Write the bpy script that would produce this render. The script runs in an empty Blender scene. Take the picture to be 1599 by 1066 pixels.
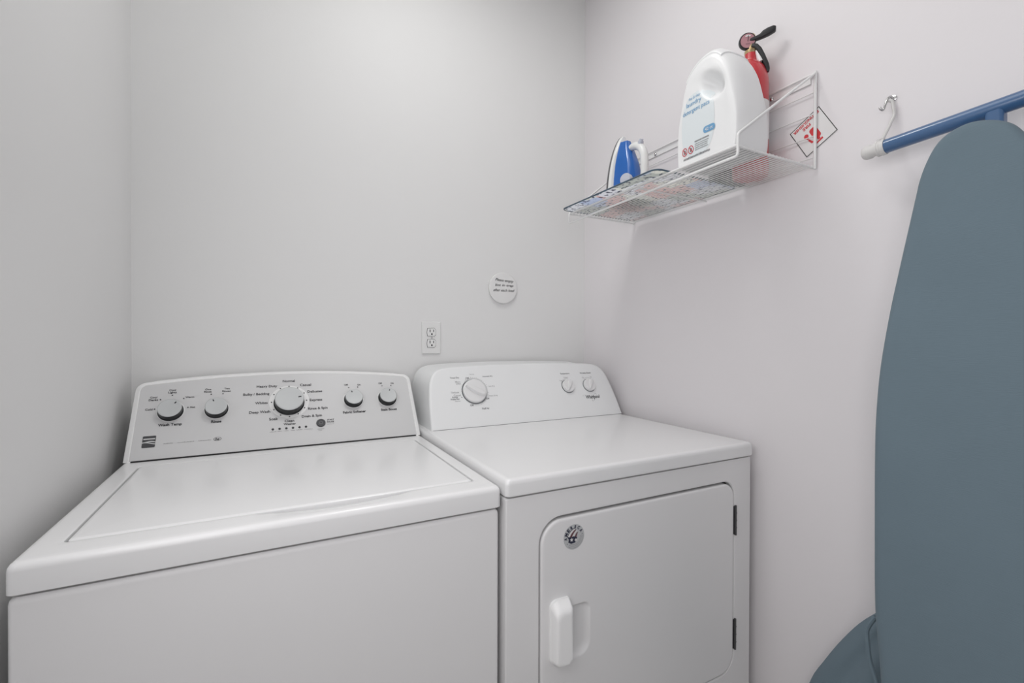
import bpy, bmesh, math, random
from math import sin, cos, pi, radians, sqrt, atan2
from mathutils import Vector, Matrix
random.seed(7)
S = bpy.context.scene
COL = S.collection

# ------------------------------------------------------------------ camera
CZ = 1.215
yaw, pit, rol = radians(27.5728), radians(-0.3898), radians(0.1607)
Fv = Vector((sin(yaw)*cos(pit), cos(yaw)*cos(pit), sin(pit)))
Rv = Vector((cos(yaw), -sin(yaw), 0)); Uv = Rv.cross(Fv)
R2 = Rv*cos(rol) + Uv*sin(rol); U2 = -Rv*sin(rol) + Uv*cos(rol)
cd = bpy.data.cameras.new('camera'); cam = bpy.data.objects.new('camera', cd); COL.objects.link(cam)
M = Matrix((R2, U2, -Fv)).transposed().to_4x4(); M.translation = (0, 0, CZ)
cam.matrix_world = M
cd.sensor_fit = 'HORIZONTAL'; cd.sensor_width = 36; cd.lens = 729.8*36/1599; cd.clip_start = .02
S.camera = cam

# ------------------------------------------------------------------ world, exposure, lights
w = bpy.data.worlds.new('world'); S.world = w; w.use_nodes = True
w.node_tree.nodes['Background'].inputs[0].default_value = (.95, .96, 1, 1)
w.node_tree.nodes['Background'].inputs[1].default_value = .4
S.view_settings.view_transform = 'Standard'; S.view_settings.look = 'None'
S.view_settings.gamma = 1; S.view_settings.use_curve_mapping = False
S.view_settings.exposure = 0.1

def area(name, loc, target, sx, sy, power, colr):
    l = bpy.data.lights.new(name, 'AREA'); l.shape = 'RECTANGLE'; l.size = sx; l.size_y = sy
    l.energy = power; l.color = colr
    o = bpy.data.objects.new(name, l); COL.objects.link(o); o.location = loc
    o.rotation_euler = (Vector(target)-Vector(loc)).to_track_quat('-Z', 'Y').to_euler()
    return o
# added fill light, shining in through the doorway behind the camera
area('doorway_fill', (0.35, -2.6, 1.4), (0.45, 1.0, 1.0), 1.1, 2.0, 5, (1.0, .975, .99))
# two added area fills, one under the ceiling and one by the left wall
area('ceiling_fill', (.12, .6, 2.70), (.18, .601, 0), .7, 1.5, 5.6, (1.0, 1.0, .99))
area('left_wall_fill', (-.26, .10, 1.27), (1.17, .35, .62), 1.1, 1.1, 10.2, (1.0, .985, .99))
# the bulb of the ceiling fixture
pl = bpy.data.lights.new('ceiling_bulb', 'AREA'); pl.shape = 'DISK'; pl.size = .30; pl.energy = 3.2; pl.color = (1.0, 1.0, .98)
po = bpy.data.objects.new('ceiling_bulb', pl); COL.objects.link(po); po.location = (.42, .98, 2.625)

# ------------------------------------------------------------------ materials
def mat(name, rgb, rough=.5, metal=0, coat=0, noise=0, nscale=20, bump=0, bscale=200, emit=0, trans=0, spec=None):
    m = bpy.data.materials.new(name); m.use_nodes = True
    nt = m.node_tree; b = nt.nodes['Principled BSDF']
    b.inputs['Base Color'].default_value = (*rgb, 1); b.inputs['Roughness'].default_value = rough
    b.inputs['Metallic'].default_value = metal; b.inputs['Coat Weight'].default_value = coat
    b.inputs['Coat Roughness'].default_value = .08
    if spec is not None: b.inputs['Specular IOR Level'].default_value = spec
    b.inputs['Transmission Weight'].default_value = trans
    if emit:
        b.inputs['Emission Color'].default_value = (*rgb, 1); b.inputs['Emission Strength'].default_value = emit
    tc = nt.nodes.new('ShaderNodeTexCoord')
    if noise:
        n = nt.nodes.new('ShaderNodeTexNoise'); n.inputs['Scale'].default_value = nscale; n.inputs['Detail'].default_value = 4
        nt.links.new(tc.outputs['Object'], n.inputs['Vector'])
        mr = nt.nodes.new('ShaderNodeMapRange'); mr.inputs[3].default_value = 1-noise; mr.inputs[4].default_value = 1+noise
        nt.links.new(n.outputs['Fac'], mr.inputs[0])
        mx = nt.nodes.new('ShaderNodeVectorMath'); mx.operation = 'SCALE'; mx.inputs[0].default_value = rgb
        nt.links.new(mr.outputs[0], mx.inputs['Scale']); nt.links.new(mx.outputs[0], b.inputs['Base Color'])
    if bump:
        n = nt.nodes.new('ShaderNodeTexNoise'); n.inputs['Scale'].default_value = bscale; n.inputs['Detail'].default_value = 3
        nt.links.new(tc.outputs['Object'], n.inputs['Vector'])
        bp = nt.nodes.new('ShaderNodeBump'); bp.inputs['Strength'].default_value = bump; bp.inputs['Distance'].default_value = .002
        nt.links.new(n.outputs['Fac'], bp.inputs['Height']); nt.links.new(bp.outputs[0], b.inputs['Normal'])
    return m
WALL = mat('wall_paint', (.78, .78, .778), .55, noise=.008, nscale=3, bump=.12, bscale=60, spec=.35)
WALLR = mat('wall_right_light_cast', (.79, .765, .782), .55, noise=.008, nscale=3, bump=.12, bscale=60, spec=.35)  # same paint as WALL with a pinkish light cast put into the colour
CEIL = mat('ceiling_paint', (.82, .82, .81), .8, bump=.1)
FLOOR = mat('floor_vinyl', (.42, .40, .37), .4, noise=.1, nscale=8)
TRIM = mat('trim_paint', (.8, .8, .79), .35)
ENAMEL = mat('white_enamel', (.81, .81, .815), .24, coat=.15, noise=.006, nscale=4, bump=.03, bscale=9)
BODY = mat('white_body_enamel', (.785, .78, .785), .38, noise=.008, nscale=5)
BEZEL = mat('white_console_plastic', (.90, .90, .90), .35)
PANEL = mat('silver_white_panel', (.60, .60, .605), .38, noise=.01, nscale=40)
DCON = mat('dryer_console_white', (.82, .83, .835), .35, noise=.006)
GAP = mat('dark_gap', (.008, .008, .009), .7)
KNOBF = mat('knob_face_silver', (.50, .515, .52), .42, metal=.1)
KNOBS = mat('knob_side_dark', (.02, .022, .024), .3, metal=.4)
KWHITE = mat('knob_white_plastic', (.78, .78, .785), .3)
RING = mat('dial_ring_white', (.8, .8, .8), .4)
INK = mat('printed_ink_dark', (.035, .035, .04), .6)
INKG = mat('printed_ink_grey', (.22, .22, .23), .6)
INKB = mat('printed_ink_blue', (.16, .36, .58), .6)
INKR = mat('printed_ink_red', (.55, .04, .06), .6)
BTN = mat('button_dark_rubber', (.045, .045, .05), .45)
STEEL = mat('hinge_steel', (.12, .12, .125), .35, metal=.8)
CHROME = mat('screw_chrome', (.55, .55, .55), .2, metal=1)
PLATE = mat('outlet_plastic', (.79, .79, .785), .35)
WIRE = mat('white_coated_wire', (.82, .82, .82), .35)
GREENWIRE = mat('dark_blue_coated_wire', (.06, .10, .14), .35)
JUG = mat('jug_white_plastic', (.84, .845, .85), .32, bump=.05, bscale=30)
LABELM = mat('jug_label_film', (.74, .79, .81), .3)
RED = mat('extinguisher_red', (.55, .035, .045), .3, coat=.4, noise=.03)
BLACKP = mat('black_plastic', (.018, .018, .02), .4)
GAUGE = mat('gauge_face', (.50, .26, .29), .3)
BRASS = mat('valve_brass', (.6, .45, .25), .3, metal=.9)
DARKBOX = mat('dark_grey_plastic', (.05, .06, .06), .5)
SOLE = mat('soleplate_steel', (.16, .16, .17), .35, metal=.6)
IRONW = mat('iron_white_plastic', (.80, .81, .80), .3)
IRONB = mat('iron_blue_plastic', (.02, .13, .46), .25, coat=.3)
IRONT = mat('iron_dial_translucent', (.55, .58, .66), .2)
BLUET = mat('blue_painted_tube', (.05, .125, .27), .28, coat=.5)
CAP = mat('foot_cap_plastic', (.68, .67, .66), .5)
SIGNW = mat('sign_white_vinyl', (.78, .77, .77), .4)
SIGNK = mat('sign_black_border', (.03, .03, .03), .5)
SIGNR = mat('sign_red_print', (.62, .04, .05), .5)
DISC = mat('note_disc_white', (.79, .79, .785), .4)
STK = mat('sticker_silver', (.52, .53, .54), .35)
NAVY = mat('sticker_navy', (.02, .022, .05), .5)
MAROON = mat('sticker_maroon', (.12, .03, .04), .5)
LAMP = mat('lamp_diffuser', (1, .99, .96), .5, emit=1.0)

# woven teal fabric
def fabric():
    m = mat('teal_cotton', (.150, .203, .240), .9, noise=.05, nscale=9, spec=.15)
    nt = m.node_tree; b = nt.nodes['Principled BSDF']; b.inputs['Sheen Weight'].default_value = .08
    tc = nt.nodes['Texture Coordinate']; n = nt.nodes.new('ShaderNodeTexNoise'); mp = nt.nodes.new('ShaderNodeMapping')
    mp.inputs['Scale'].default_value = (60, 60, 900); n.inputs['Scale'].default_value = 1.0; n.inputs['Detail'].default_value = 3
    nt.links.new(tc.outputs['Object'], mp.inputs['Vector']); nt.links.new(mp.outputs[0], n.inputs['Vector'])
    bp = nt.nodes.new('ShaderNodeBump'); bp.inputs['Strength'].default_value = .25; bp.inputs['Distance'].default_value = .001
    nt.links.new(n.outputs['Fac'], bp.inputs['Height']); nt.links.new(bp.outputs[0], b.inputs['Normal'])
    return m
TEAL = fabric()
# printed paper: blocks of colour and fine grey print
def paper():
    m = mat('printed_paper', (.7, .7, .7), .6); nt = m.node_tree; b = nt.nodes['Principled BSDF']; tc = nt.nodes['Texture Coordinate']
    v = nt.nodes.new('ShaderNodeTexVoronoi'); v.inputs['Scale'].default_value = 13; v.distance = 'CHEBYCHEV'
    cr = nt.nodes.new('ShaderNodeValToRGB'); cr.color_ramp.interpolation = 'CONSTANT'
    e = cr.color_ramp.elements; e[0].position = 0; e[0].color = (.86, .87, .9, 1); e[1].position = .25; e[1].color = (.86, .70, .69, 1)
    for p, c in ((.42, (.88, .88, .84, 1)), (.58, (.70, .75, .86, 1)), (.7, (.85, .86, .83, 1)), (.85, (.68, .7, .68, 1))):
        x = e.new(p); x.color = c
    nt.links.new(tc.outputs['Object'], v.inputs['Vector'])
    sp = nt.nodes.new('ShaderNodeSeparateColor'); nt.links.new(v.outputs['Color'], sp.inputs[0]); nt.links.new(sp.outputs[0], cr.inputs[0])
    n = nt.nodes.new('ShaderNodeTexNoise'); n.inputs['Scale'].default_value = 85; n.inputs['Detail'].default_value = 2
    nt.links.new(tc.outputs['Object'], n.inputs['Vector'])
    c2 = nt.nodes.new('ShaderNodeValToRGB'); c2.color_ramp.elements[0].position = .56; c2.color_ramp.elements[0].color = (0, 0, 0, 1)
    c2.color_ramp.elements[1].position = .62; c2.color_ramp.elements[1].color = (1, 1, 1, 1)
    nt.links.new(n.outputs['Fac'], c2.inputs[0])
    mx = nt.nodes.new('ShaderNodeMix'); mx.data_type = 'RGBA'; nt.links.new(c2.outputs[0], mx.inputs[0])
    nt.links.new(cr.outputs[0], mx.inputs[6]); mx.inputs[7].default_value = (.24, .25, .30, 1); nt.links.new(mx.outputs[2], b.inputs['Base Color'])
    tl = nt.nodes.new('ShaderNodeBsdfTranslucent'); nt.links.new(mx.outputs[2], tl.inputs[0]); ms = nt.nodes.new('ShaderNodeMixShader'); ms.inputs[0].default_value = .85
    nt.links.new(b.outputs[0], ms.inputs[1]); nt.links.new(tl.outputs[0], ms.inputs[2]); nt.links.new(ms.outputs[0], nt.nodes['Material Output'].inputs[0])
    return m
PAPER = paper()

# ------------------------------------------------------------------ mesh helpers
OFF = {}
def root_of(o):
    while o.parent: o = o.parent
    return o
def obj(name, bm, m, parent=None, sharp=38, label=None, fix=True):
    if fix: bmesh.ops.recalc_face_normals(bm, faces=bm.faces)
    off = Vector((0, 0, 0))
    if parent: off = root_of(parent).location.copy()
    for v in bm.verts: v.co -= off
    me = bpy.data.meshes.new(name); bm.to_mesh(me); bm.free()
    for x in (m if isinstance(m, (list, tuple)) else [m]): me.materials.append(x)
    me.polygons.foreach_set('use_smooth', [True]*len(me.polygons)); me.set_sharp_from_angle(angle=radians(sharp))
    o = bpy.data.objects.new(name, me); COL.objects.link(o)
    if parent: o.parent = parent
    wn = o.modifiers.new('weighted_normal', 'WEIGHTED_NORMAL'); wn.keep_sharp = True; wn.weight = 80
    if label: o['label'] = label
    return o
def solo(name, bm, m, label, cat, loc, group=None, sharp=38):
    for v in bm.verts: v.co -= Vector(loc)
    o = obj(name, bm, m, None, sharp); o.location = loc
    o['label'] = label; o['category'] = cat
    if group: o['group'] = group
    return o
def thing(name, label, cat, loc):
    o = bpy.data.objects.new(name, None); COL.objects.link(o); o.location = loc; o.empty_display_size = .05
    o['label'] = label; o['category'] = cat
    return o
def struct(name, bm, m):
    o = obj(name, bm, m); o['kind'] = 'structure'; return o
def box(bm, a, b, bev=0, seg=3, mi=0):
    r = bmesh.ops.create_cube(bm, size=1)
    for v in r['verts']: v.co = Vector([(a[i]+b[i])/2 + v.co[i]*(b[i]-a[i]) for i in range(3)])
    fs = list({f for v in r['verts'] for f in v.link_faces})
    for f in fs: f.material_index = mi
    if bev:
        es = list({e for f in fs for e in f.edges})
        rr = bmesh.ops.bevel(bm, geom=es, offset=bev, segments=seg, affect='EDGES', profile=.5)
        for f in rr['faces']: f.material_index = mi
    return bm
def B(a, b, bev=0, seg=3): return box(bmesh.new(), a, b, bev, seg)
def loft(bm, loops, cap0=True, cap1=True, mi=0, closed=True):
    L = [[bm.verts.new(p) for p in lp] for lp in loops]; n = len(L[0])
    for a, b in zip(L, L[1:]):
        for i in range(n if closed else n-1):
            f = bm.faces.new((a[i], a[(i+1) % n], b[(i+1) % n], b[i])); f.material_index = mi
    if cap0: bm.faces.new(L[0][::-1]).material_index = mi
    if cap1: bm.faces.new(L[-1]).material_index = mi
    return L
def rrect(x0, x1, y0, y1, r, n=6):
    rs = r if isinstance(r, (tuple, list)) else (r, r, r, r)   # corners: x1y1, x0y1, x0y0, x1y0
    out = []
    for (cx, cy, a0, q) in ((x1, y1, 0, rs[0]), (x0, y1, 90, rs[1]), (x0, y0, 180, rs[2]), (x1, y0, 270, rs[3])):
        ccx = cx - q if cx == x1 else cx + q; ccy = cy - q if cy == y1 else cy + q
        for k in range(n+1):
            a = radians(a0 + 90*k/n); out.append((ccx+q*cos(a), ccy+q*sin(a)))
    return out
def tube(bm, pts, r, seg=10, cyc=False, caps=True, mi=0):
    P = [Vector(p) for p in pts]; n = len(P); rad = r if isinstance(r, (list, tuple)) else [r]*n
    tang = []
    for i in range(n):
        a = P[(i-1) % n] if (cyc or i) else P[i]; b = P[(i+1) % n] if (cyc or i < n-1) else P[i]
        tang.append((b-a).normalized())
    ref = Vector((0, 0, 1)) if abs(tang[0].z) < .9 else Vector((1, 0, 0))
    u = tang[0].cross(ref).normalized(); rings = []
    for i in range(n):
        u = (u - tang[i]*u.dot(tang[i])).normalized(); v = tang[i].cross(u)
        rings.append([P[i] + (u*cos(2*pi*k/seg) + v*sin(2*pi*k/seg))*rad[i] for k in range(seg)])
    if cyc: rings.append(rings[0])
    if cyc:
        L = [[bm.verts.new(p) for p in lp] for lp in rings[:-1]]
        for i in range(n):
            a, b = L[i], L[(i+1) % n]
            for k in range(seg): bm.faces.new((a[k], a[(k+1) % seg], b[(k+1) % seg], b[k])).material_index = mi
    else: loft(bm, rings, caps, caps, mi)
    return bm
def smooth_path(pts, r=.01, n=5, cyc=False):
    P = [Vector(p) for p in pts]; out = []; N = len(P)
    for i in range(N):
        if not cyc and i in (0, N-1): out.append(P[i]); continue
        a, b, c = P[(i-1) % N], P[i], P[(i+1) % N]
        d1 = (a-b); d2 = (c-b); q = min(r, d1.length*.48, d2.length*.48)
        s = b + d1.normalized()*q; e = b + d2.normalized()*q
        for k in range(n+1):
            t = k/n; out.append(s*(1-t)**2 + b*2*t*(1-t) + e*t*t)
    return out
def lathe(bm, prof, O, ez, ex, seg=40, mi=0, cap0=True, cap1=True, sq=1.0):
    O = Vector(O); ez = Vector(ez).normalized(); ex = Vector(ex); ex = (ex-ez*ex.dot(ez)).normalized(); ey = ez.cross(ex)
    loft(bm, [[O + ez*h + (ex*cos(2*pi*k/seg)+ey*sin(2*pi*k/seg)*sq)*r for k in range(seg)] for r, h in prof], cap0, cap1, mi)
    return bm
def catmull(pts, n=8, cyc=False):
    out = []; N = len(pts); P = [Vector(p) for p in pts]
    for i in range(N if cyc else N-1):
        g = (lambda j: P[j % N]) if cyc else (lambda j: P[max(0, min(N-1, j))])
        p0, p1, p2, p3 = g(i-1), g(i), g(i+1), g(i+2)
        for k in range(n):
            t = k/n
            out.append(.5*((2*p1)+(p2-p0)*t+(2*p0-5*p1+4*p2-p3)*t*t+(3*p1-p0-3*p2+p3)*t**3))
    if not cyc: out.append(P[-1])
    return out
class Plane:                     # a flat face things are printed on: origin, right, up
    def __init__(s, O, ex, ey):
        s.O = Vector(O); s.x = Vector(ex).normalized(); s.y = Vector(ey).normalized(); s.n = s.x.cross(s.y)
    def p(s, a, b, h=0): return s.O + s.x*a + s.y*b + s.n*h
def poly(bm, pl, pts, h=.0004, mi=0):
    f = bm.faces.new([bm.verts.new(pl.p(a, b, h)) for a, b in pts]); f.material_index = mi; return f
def pdisc(bm, pl, a, b, r, h=.0004, mi=0, seg=20, sq=1.0, rot=0):
    poly(bm, pl, [(a+cos(rot)*r*cos(2*pi*k/seg)-sin(rot)*r*sq*sin(2*pi*k/seg), b+sin(rot)*r*cos(2*pi*k/seg)+cos(rot)*r*sq*sin(2*pi*k/seg)) for k in range(seg)], h, mi)
def pring(bm, pl, a, b, r0, r1, h=.0004, mi=0, seg=40, sq=1.0, a0=0, a1=2*pi, rot=0):
    full = abs(a1-a0-2*pi) < 1e-6; V = []
    for r in (r0, r1):
        V.append([bm.verts.new(pl.p(a+cos(rot)*r*cos(t)-sin(rot)*r*sq*sin(t), b+sin(rot)*r*cos(t)+cos(rot)*r*sq*sin(t), h)) for t in [a0+(a1-a0)*k/seg for k in range(seg if full else seg+1)]])
    n = len(V[0])
    for i in range(n if full else n-1):
        bm.faces.new((V[0][i], V[0][(i+1) % n], V[1][(i+1) % n], V[1][i])).material_index = mi
def pline(bm, pl, a, b, c, d, w, h=.0004, mi=0):
    v = Vector((c-a, d-b)); q = Vector((-v.y, v.x)).normalized()*w/2
    poly(bm, pl, [(a-q.x, b-q.y), (c-q.x, d-q.y), (c+q.x, d+q.y), (a+q.x, b+q.y)], h, mi)
def star(bm, pl, a, b, r, h, mi, rot=0):
    poly(bm, pl, [(a+(r if k % 2 == 0 else r*.42)*cos(pi/2+rot+k*pi/5), b+(r if k % 2 == 0 else r*.42)*sin(pi/2+rot+k*pi/5)) for k in range(10)], h, mi)
_tc = {}
def text_geo(s, bold=0):
    k = (s, bold)
    if k not in _tc:
        c = bpy.data.curves.new('t', 'FONT'); c.body = s; c.size = 1; c.resolution_u = 2; c.offset = bold; c.fill_mode = 'FRONT'
        o = bpy.data.objects.new('t', c); COL.objects.link(o); bpy.context.view_layer.update()
        me = o.evaluated_get(bpy.context.evaluated_depsgraph_get()).to_mesh()
        _tc[k] = ([tuple(v.co) for v in me.vertices], [tuple(p.vertices) for p in me.polygons])
        bpy.data.objects.remove(o); bpy.data.curves.remove(c)
    return _tc[k]
def text(bm, pl, s, a, b, width, h=.0004, mi=0, bold=.01, rot=0, shear=0, height=None, map=None):
    vs, fs = text_geo(s, bold)
    x0 = min(v[0] for v in vs); x1 = max(v[0] for v in vs); y0 = min(v[1] for v in vs); y1 = max(v[1] for v in vs)
    k = width/(x1-x0); ky = k if height is None else height/(y1-y0); V = []
    for v in vs:
        x = (v[0]-(x0+x1)/2)*k; y = (v[1]-(y0+y1)/2)*ky; x += y*shear
        q = (a + x*cos(rot)-y*sin(rot), b + x*sin(rot)+y*cos(rot))
        V.append(bm.verts.new(map(*q) if map else pl.p(q[0], q[1], h)))
    for f in fs:
        try: bm.faces.new([V[i] for i in f]).material_index = mi
        except ValueError: pass

# ------------------------------------------------------------------ room
XL, XR, YB, YF, ZC = -.326, 1.17, 1.59, -1.25, 2.78
struct('wall_left', B((XL-.1, YF-.1, 0), (XL, YB+.1, ZC)), WALL)
struct('wall_back', B((XL, YB, 0), (XR, YB+.1, ZC)), WALL)
struct('wall_right', B((XR, YF-.1, 0), (XR+.1, YB+.1, ZC)), WALLR)
fb = bmesh.new()
box(fb, (XL, YF-.1, 0), (-.15, YF, ZC)); box(fb, (.85, YF-.1, 0), (XR, YF, ZC)); box(fb, (-.15, YF-.1, 2.1), (.85, YF, ZC))
struct('wall_front', fb, WALL)
struct('floor', B((XL-.1, YF-.1, -.05), (XR+.1, YB+.1, 0)), FLOOR)
struct('ceiling', B((XL-.1, YF-.1, ZC), (XR+.1, YB+.1, ZC+.05)), CEIL)
struct('baseboard_left', B((XL, YF, 0), (XL+.012, YB, .09), .003), TRIM)
struct('baseboard_back', B((XL+.012, YB-.012, 0), (XR-.012, YB, .09), .003), TRIM)
struct('baseboard_right', B((XR-.012, YF, 0), (XR, YB, .09), .003), TRIM)
lt = thing('ceiling_light', 'round white flush ceiling light above the washer and dryer', 'lamp', (.42, .92, ZC))
obj('base_ring', lathe(bmesh.new(), [(.02, 0), (.17, 0), (.17, -.03), (.155, -.035)], (.42, .92, ZC), (0, 0, 1), (1, 0, 0)), TRIM, lt)
obj('diffuser', lathe(bmesh.new(), [(.154, -.03), (.152, -.06), (.14, -.09), (.11, -.115), (.06, -.13), (.01, -.134)], (.42, .92, ZC), (0, 0, 1), (1, 0, 0)), LAMP, lt)

# ------------------------------------------------------------------ outlet
OX, OZ = .5089, 1.216
o = thing('wall_outlet', 'white duplex power outlet on the back wall between the washer and dryer consoles', 'outlet', (OX, YB, OZ))
pw = Plane((OX, YB, OZ), (1, 0, 0), (0, 0, 1))
bm = bmesh.new()
loft(bm, [[pw.p(a, b, h) for a, b in rrect(-.034+i, .034-i, -.0565+i, .0565-i, .003)] for i, h in ((0, .0002), (0, .0035), (.0015, .0055), (.004, .0065))])
obj('cover_plate', bm, PLATE, o)
for s in (1, -1):
    bm = bmesh.new(); cz = s*.0195
    pts = [(-.0145, cz-.013), (.0085, cz-.014), (.0145, cz-.008), (.0145, cz+.008), (.0085, cz+.014), (-.0145, cz+.013), (-.0165, cz)]
    bmm = bmesh.new(); sc = lambda k: [(a*k, cz+(b-cz)*k) for a, b in pts]
    loft(bmm, [[pw.p(a, b, .006) for a, b in sc(1.10)], [pw.p(a, b, .0068) for a, b in sc(1.10)]])
    for f in bmm.faces: f.material_index = 1
    loft(bmm, [[pw.p(a, b, .006) for a, b in sc(1)], [pw.p(a, b, .0085) for a, b in sc(1)], [pw.p(a, b, .009) for a, b in sc(.94)]])
    r = obj('receptacle', bmm, [PLATE, INKG], o)
    bm = bmesh.new()
    poly(bm, pw, [(-.0082, cz+.0), (-.0052, cz+.0), (-.0052, cz+.0095), (-.0082, cz+.0095)], .0092)
    poly(bm, pw, [(.0052, cz+.001), (.0080, cz+.001), (.0080, cz+.009), (.0052, cz+.009)], .0092)
    pdisc(bm, pw, 0, cz-.0065, .0031, .0092)
    obj('slots', bm, INK, r, fix=False)
bm = bmesh.new(); lathe(bm, [(.003, .0063), (.0028, .0078), (.001, .0082)], pw.p(0, 0), pw.n, (1, 0, 0), 14)
obj('screw', bm, CHROME, o)

# ------------------------------------------------------------------ note disc
DX, DZ = .788, 1.4045
bm = bmesh.new()
lathe(bm, [(.058, .0005), (.0595, .004), (.0585, .009), (.055, .0115), (.02, .012)], (DX, YB, DZ), (0, -1, 0), (1, 0, 0), 56)
o = thing('note_disc', 'round white disc with a handwritten note on the back wall above the dryer console', 'sign', (DX, YB, DZ))
d = obj('disc', bm, DISC, o)
pd = Plane((DX, YB-.012, DZ), (1, 0, 0), (0, 0, 1)); bm = bmesh.new()
text(bm, pd, 'Please empty', .003, .027, .075, .0005, bold=.008, rot=-.06, shear=.35, height=.0135)
text(bm, pd, 'lint in trap', .003, .009, .076, .0005, bold=.008, shear=.35, height=.0125)
text(bm, pd, 'after each load', .001, -.0085, .086, .0005, bold=.008, shear=.35, height=.0105)
obj('handwriting', bm, INK, o, fix=False)

# ------------------------------------------------------------------ washer
WX0, WX1, WY0, WZ = -.294, .401, .8111, .9285
wm = thing('washing_machine', 'white top-loading washing machine with silver-grey control console in the left corner', 'washing machine', ((WX0+WX1)/2, 1.19, 0))
bm = bmesh.new()
R_ = lambda i, r: rrect(WX0+.0005+i, WX1-.0025-i, WY0+.005+i, 1.565-i, r)
loft(bm, [[(a, b, z) for a, b in R_(i, r)] for i, r, z in ((0, .006, .03), (0, .006, .873), (.001, .006, .8785), (.004, .006, .8822), (.012, .006, .883))])
obj('cabinet', bm, BODY, wm)
bm = bmesh.new()
loft(bm, [[(a, b, z) for a, b in rrect(WX0+.016, WX1-.016, WY0+.022, 1.55, .01)] for z in (.882, .89)])
obj('top_seam_shade', bm, GAP, wm, label='dark seam under the washer top')  # black filler painted in for the shade between top and cabinet
for sx in (WX0+.06, WX1-.06):
    for sy in (WY0+.07, 1.5):
        obj('foot', lathe(bmesh.new(), [(.02, 0), (.022, .004), (.022, .018), (.01, .02), (.01, .032)], (sx, sy, 0), (0, 0, 1), (1, 0, 0), 20), BLACKP, wm)
# top panel with the lid opening
LX0, LX1, LY0, LY1 = -.2535, .3675, .867, 1.298
def subdiv_rect(x0, x1, y0, y1, r, nf=24, n=6):
    # rounded rect with extra points along each side, same count for every call
    c = rrect(x0, x1, y0, y1, r, n); out = []; m = n+1
    for q in range(4):
        seg = c[q*m:(q+1)*m]; out += seg
        a = Vector(seg[-1]); b = Vector(c[((q+1)*m) % len(c)])
        for k in range(1, nf): out.append(tuple(a.lerp(b, k/nf)))
    return out
def scoop(x, y):
    if y > LY0+.02: return 0
    t = (x-.115)/.135
    return max(0, 1-t*t)**1.3 if abs(t) < 1 else 0
bm = bmesh.new()
loops = []
for i, r, z in ((.012, .006, .8868), (.0015, .008, .8874), (0, .008, .889), (0, .008, .9175), (.0008, .008, .9222), (.0028, .008, .9258), (.006, .008, .9278), (.010, .008, WZ), (.018, .008, WZ)):
    loops.append([(a, b, z) for a, b in subdiv_rect(WX0+i, WX1-i, WY0+i, 1.572-i, r)])
for i, z, sdep in ((-.012, WZ, .35), (-.004, WZ, .8), (-.001, WZ-.0006, 1), (0, WZ-.003, 1), (0, WZ-.014, .4)):
    loops.append([(a, b-.010*scoop(a, b)*(1 if i > -.006 else .5), z-.0085*scoop(a, b)*sdep) for a, b in subdiv_rect(LX0+i, LX1-i, LY0+i, LY1-i, .007)])
loft(bm, loops)
obj('top_panel', bm, ENAMEL, wm, sharp=50)
g = .0022
bm = bmesh.new()
loops = []
for i, z in ((0, WZ-.0135), (0, WZ-.004), (.0008, WZ-.0012), (.003, WZ+.0004), (.007, WZ+.0012), (.05, WZ+.0018), (.12, WZ+.0022)):
    loops.append([(a, b, z) for a, b in rrect(LX0+g+i, LX1-g-i, LY0+g+i, LY1-g-i, .006)])
loft(bm, loops)
lid = obj('lid', bm, ENAMEL, wm, label='flat glossy white lid of the washer')
bm = bmesh.new()
loft(bm, [[(a, b, z) for a, b in rrect(LX0+.0005, LX1-.0005, LY0+.0005, LY1-.0005, .006)] for z in (WZ-.0139, WZ-.0132)])
obj('lid_gap', bm, INKG, wm, label='grey seam around the washer lid')

# console: a leaning face, arched on top
pc = Plane((.0535, 1.346, WZ), (1, 0, 0), (0, .5967, .8025))
def arch(hw0, hw1, s0, s1, crown, r, n=26, rn=7):
    # outline of a console face: bottom half width hw0, top hw1, base s0, shoulder height s1, crown of the arc, corner radius
    top = lambda x: s1 + crown*(1-(x/hw1)**2)
    pts = [(hw0, s0)]
    for k in range(rn+1):
        a = radians(90*k/rn); pts.append((hw1-r+r*cos(a), top(hw1-r)-r+r*sin(a)))
    for k in range(1, n):
        x = (hw1-r)*(1-2*k/n); pts.append((x, top(x)))
    for k in range(rn+1):
        a = radians(90+90*k/rn); pts.append((-hw1+r+r*cos(a), top(-hw1+r)-r+r*sin(a)))
    pts.append((-hw0, s0)); return pts
con = []
A0 = arch(.3465, .3465, 0, .2165, .0225, .024)
con.append([(pc.p(a, b).x, 1.574, max(WZ, pc.p(a, b).z)) for a, b in arch(.337, .337, 0, .2075, .0225, .024)])
con.append([(lambda q: (q.x, q.y+.004, max(WZ, q.z)))(pc.p(a, b, -.0105)) for a, b in arch(.3470, .3470, 0.0, .2165, .0225, .025)])
con.append([(lambda q: (q.x, q.y, max(WZ, q.z)))(pc.p(a, b, -.008)) for a, b in arch(.3470, .3470, 0, .2165, .0225, .024)])
con.append([(lambda q: (q.x, q.y, max(WZ, q.z)))(pc.p(a, b, -.0055)) for a, b in arch(.3455, .3455, 0, .2150, .0225, .023)])
con.append([(lambda q: (q.x, q.y, max(WZ, q.z)))(pc.p(a, b, 0)) for a, b in arch(.3370, .3370, 0, .2065, .0225, .018)])
con.append([pc.p(a, b, -.0012) for a, b in arch(.3355, .3355, .001, .205, .0225, .017)])
bm = bmesh.new(); loft(bm, con)
console = obj('console', bm, BEZEL, wm, sharp=30, label='bright white rim of the washer console')
bm = bmesh.new()
loft(bm, [[pc.p(a, b, h) for a, b in arch(.335-i, .335-i, .0035+i, .2045-i, .0225, .0165)] for i, h in ((0, -.001), (0, -.0003), (.0006, .0))])
panel = obj('control_panel', bm, PANEL, console, label='silver-grey control panel of the washer')
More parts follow.
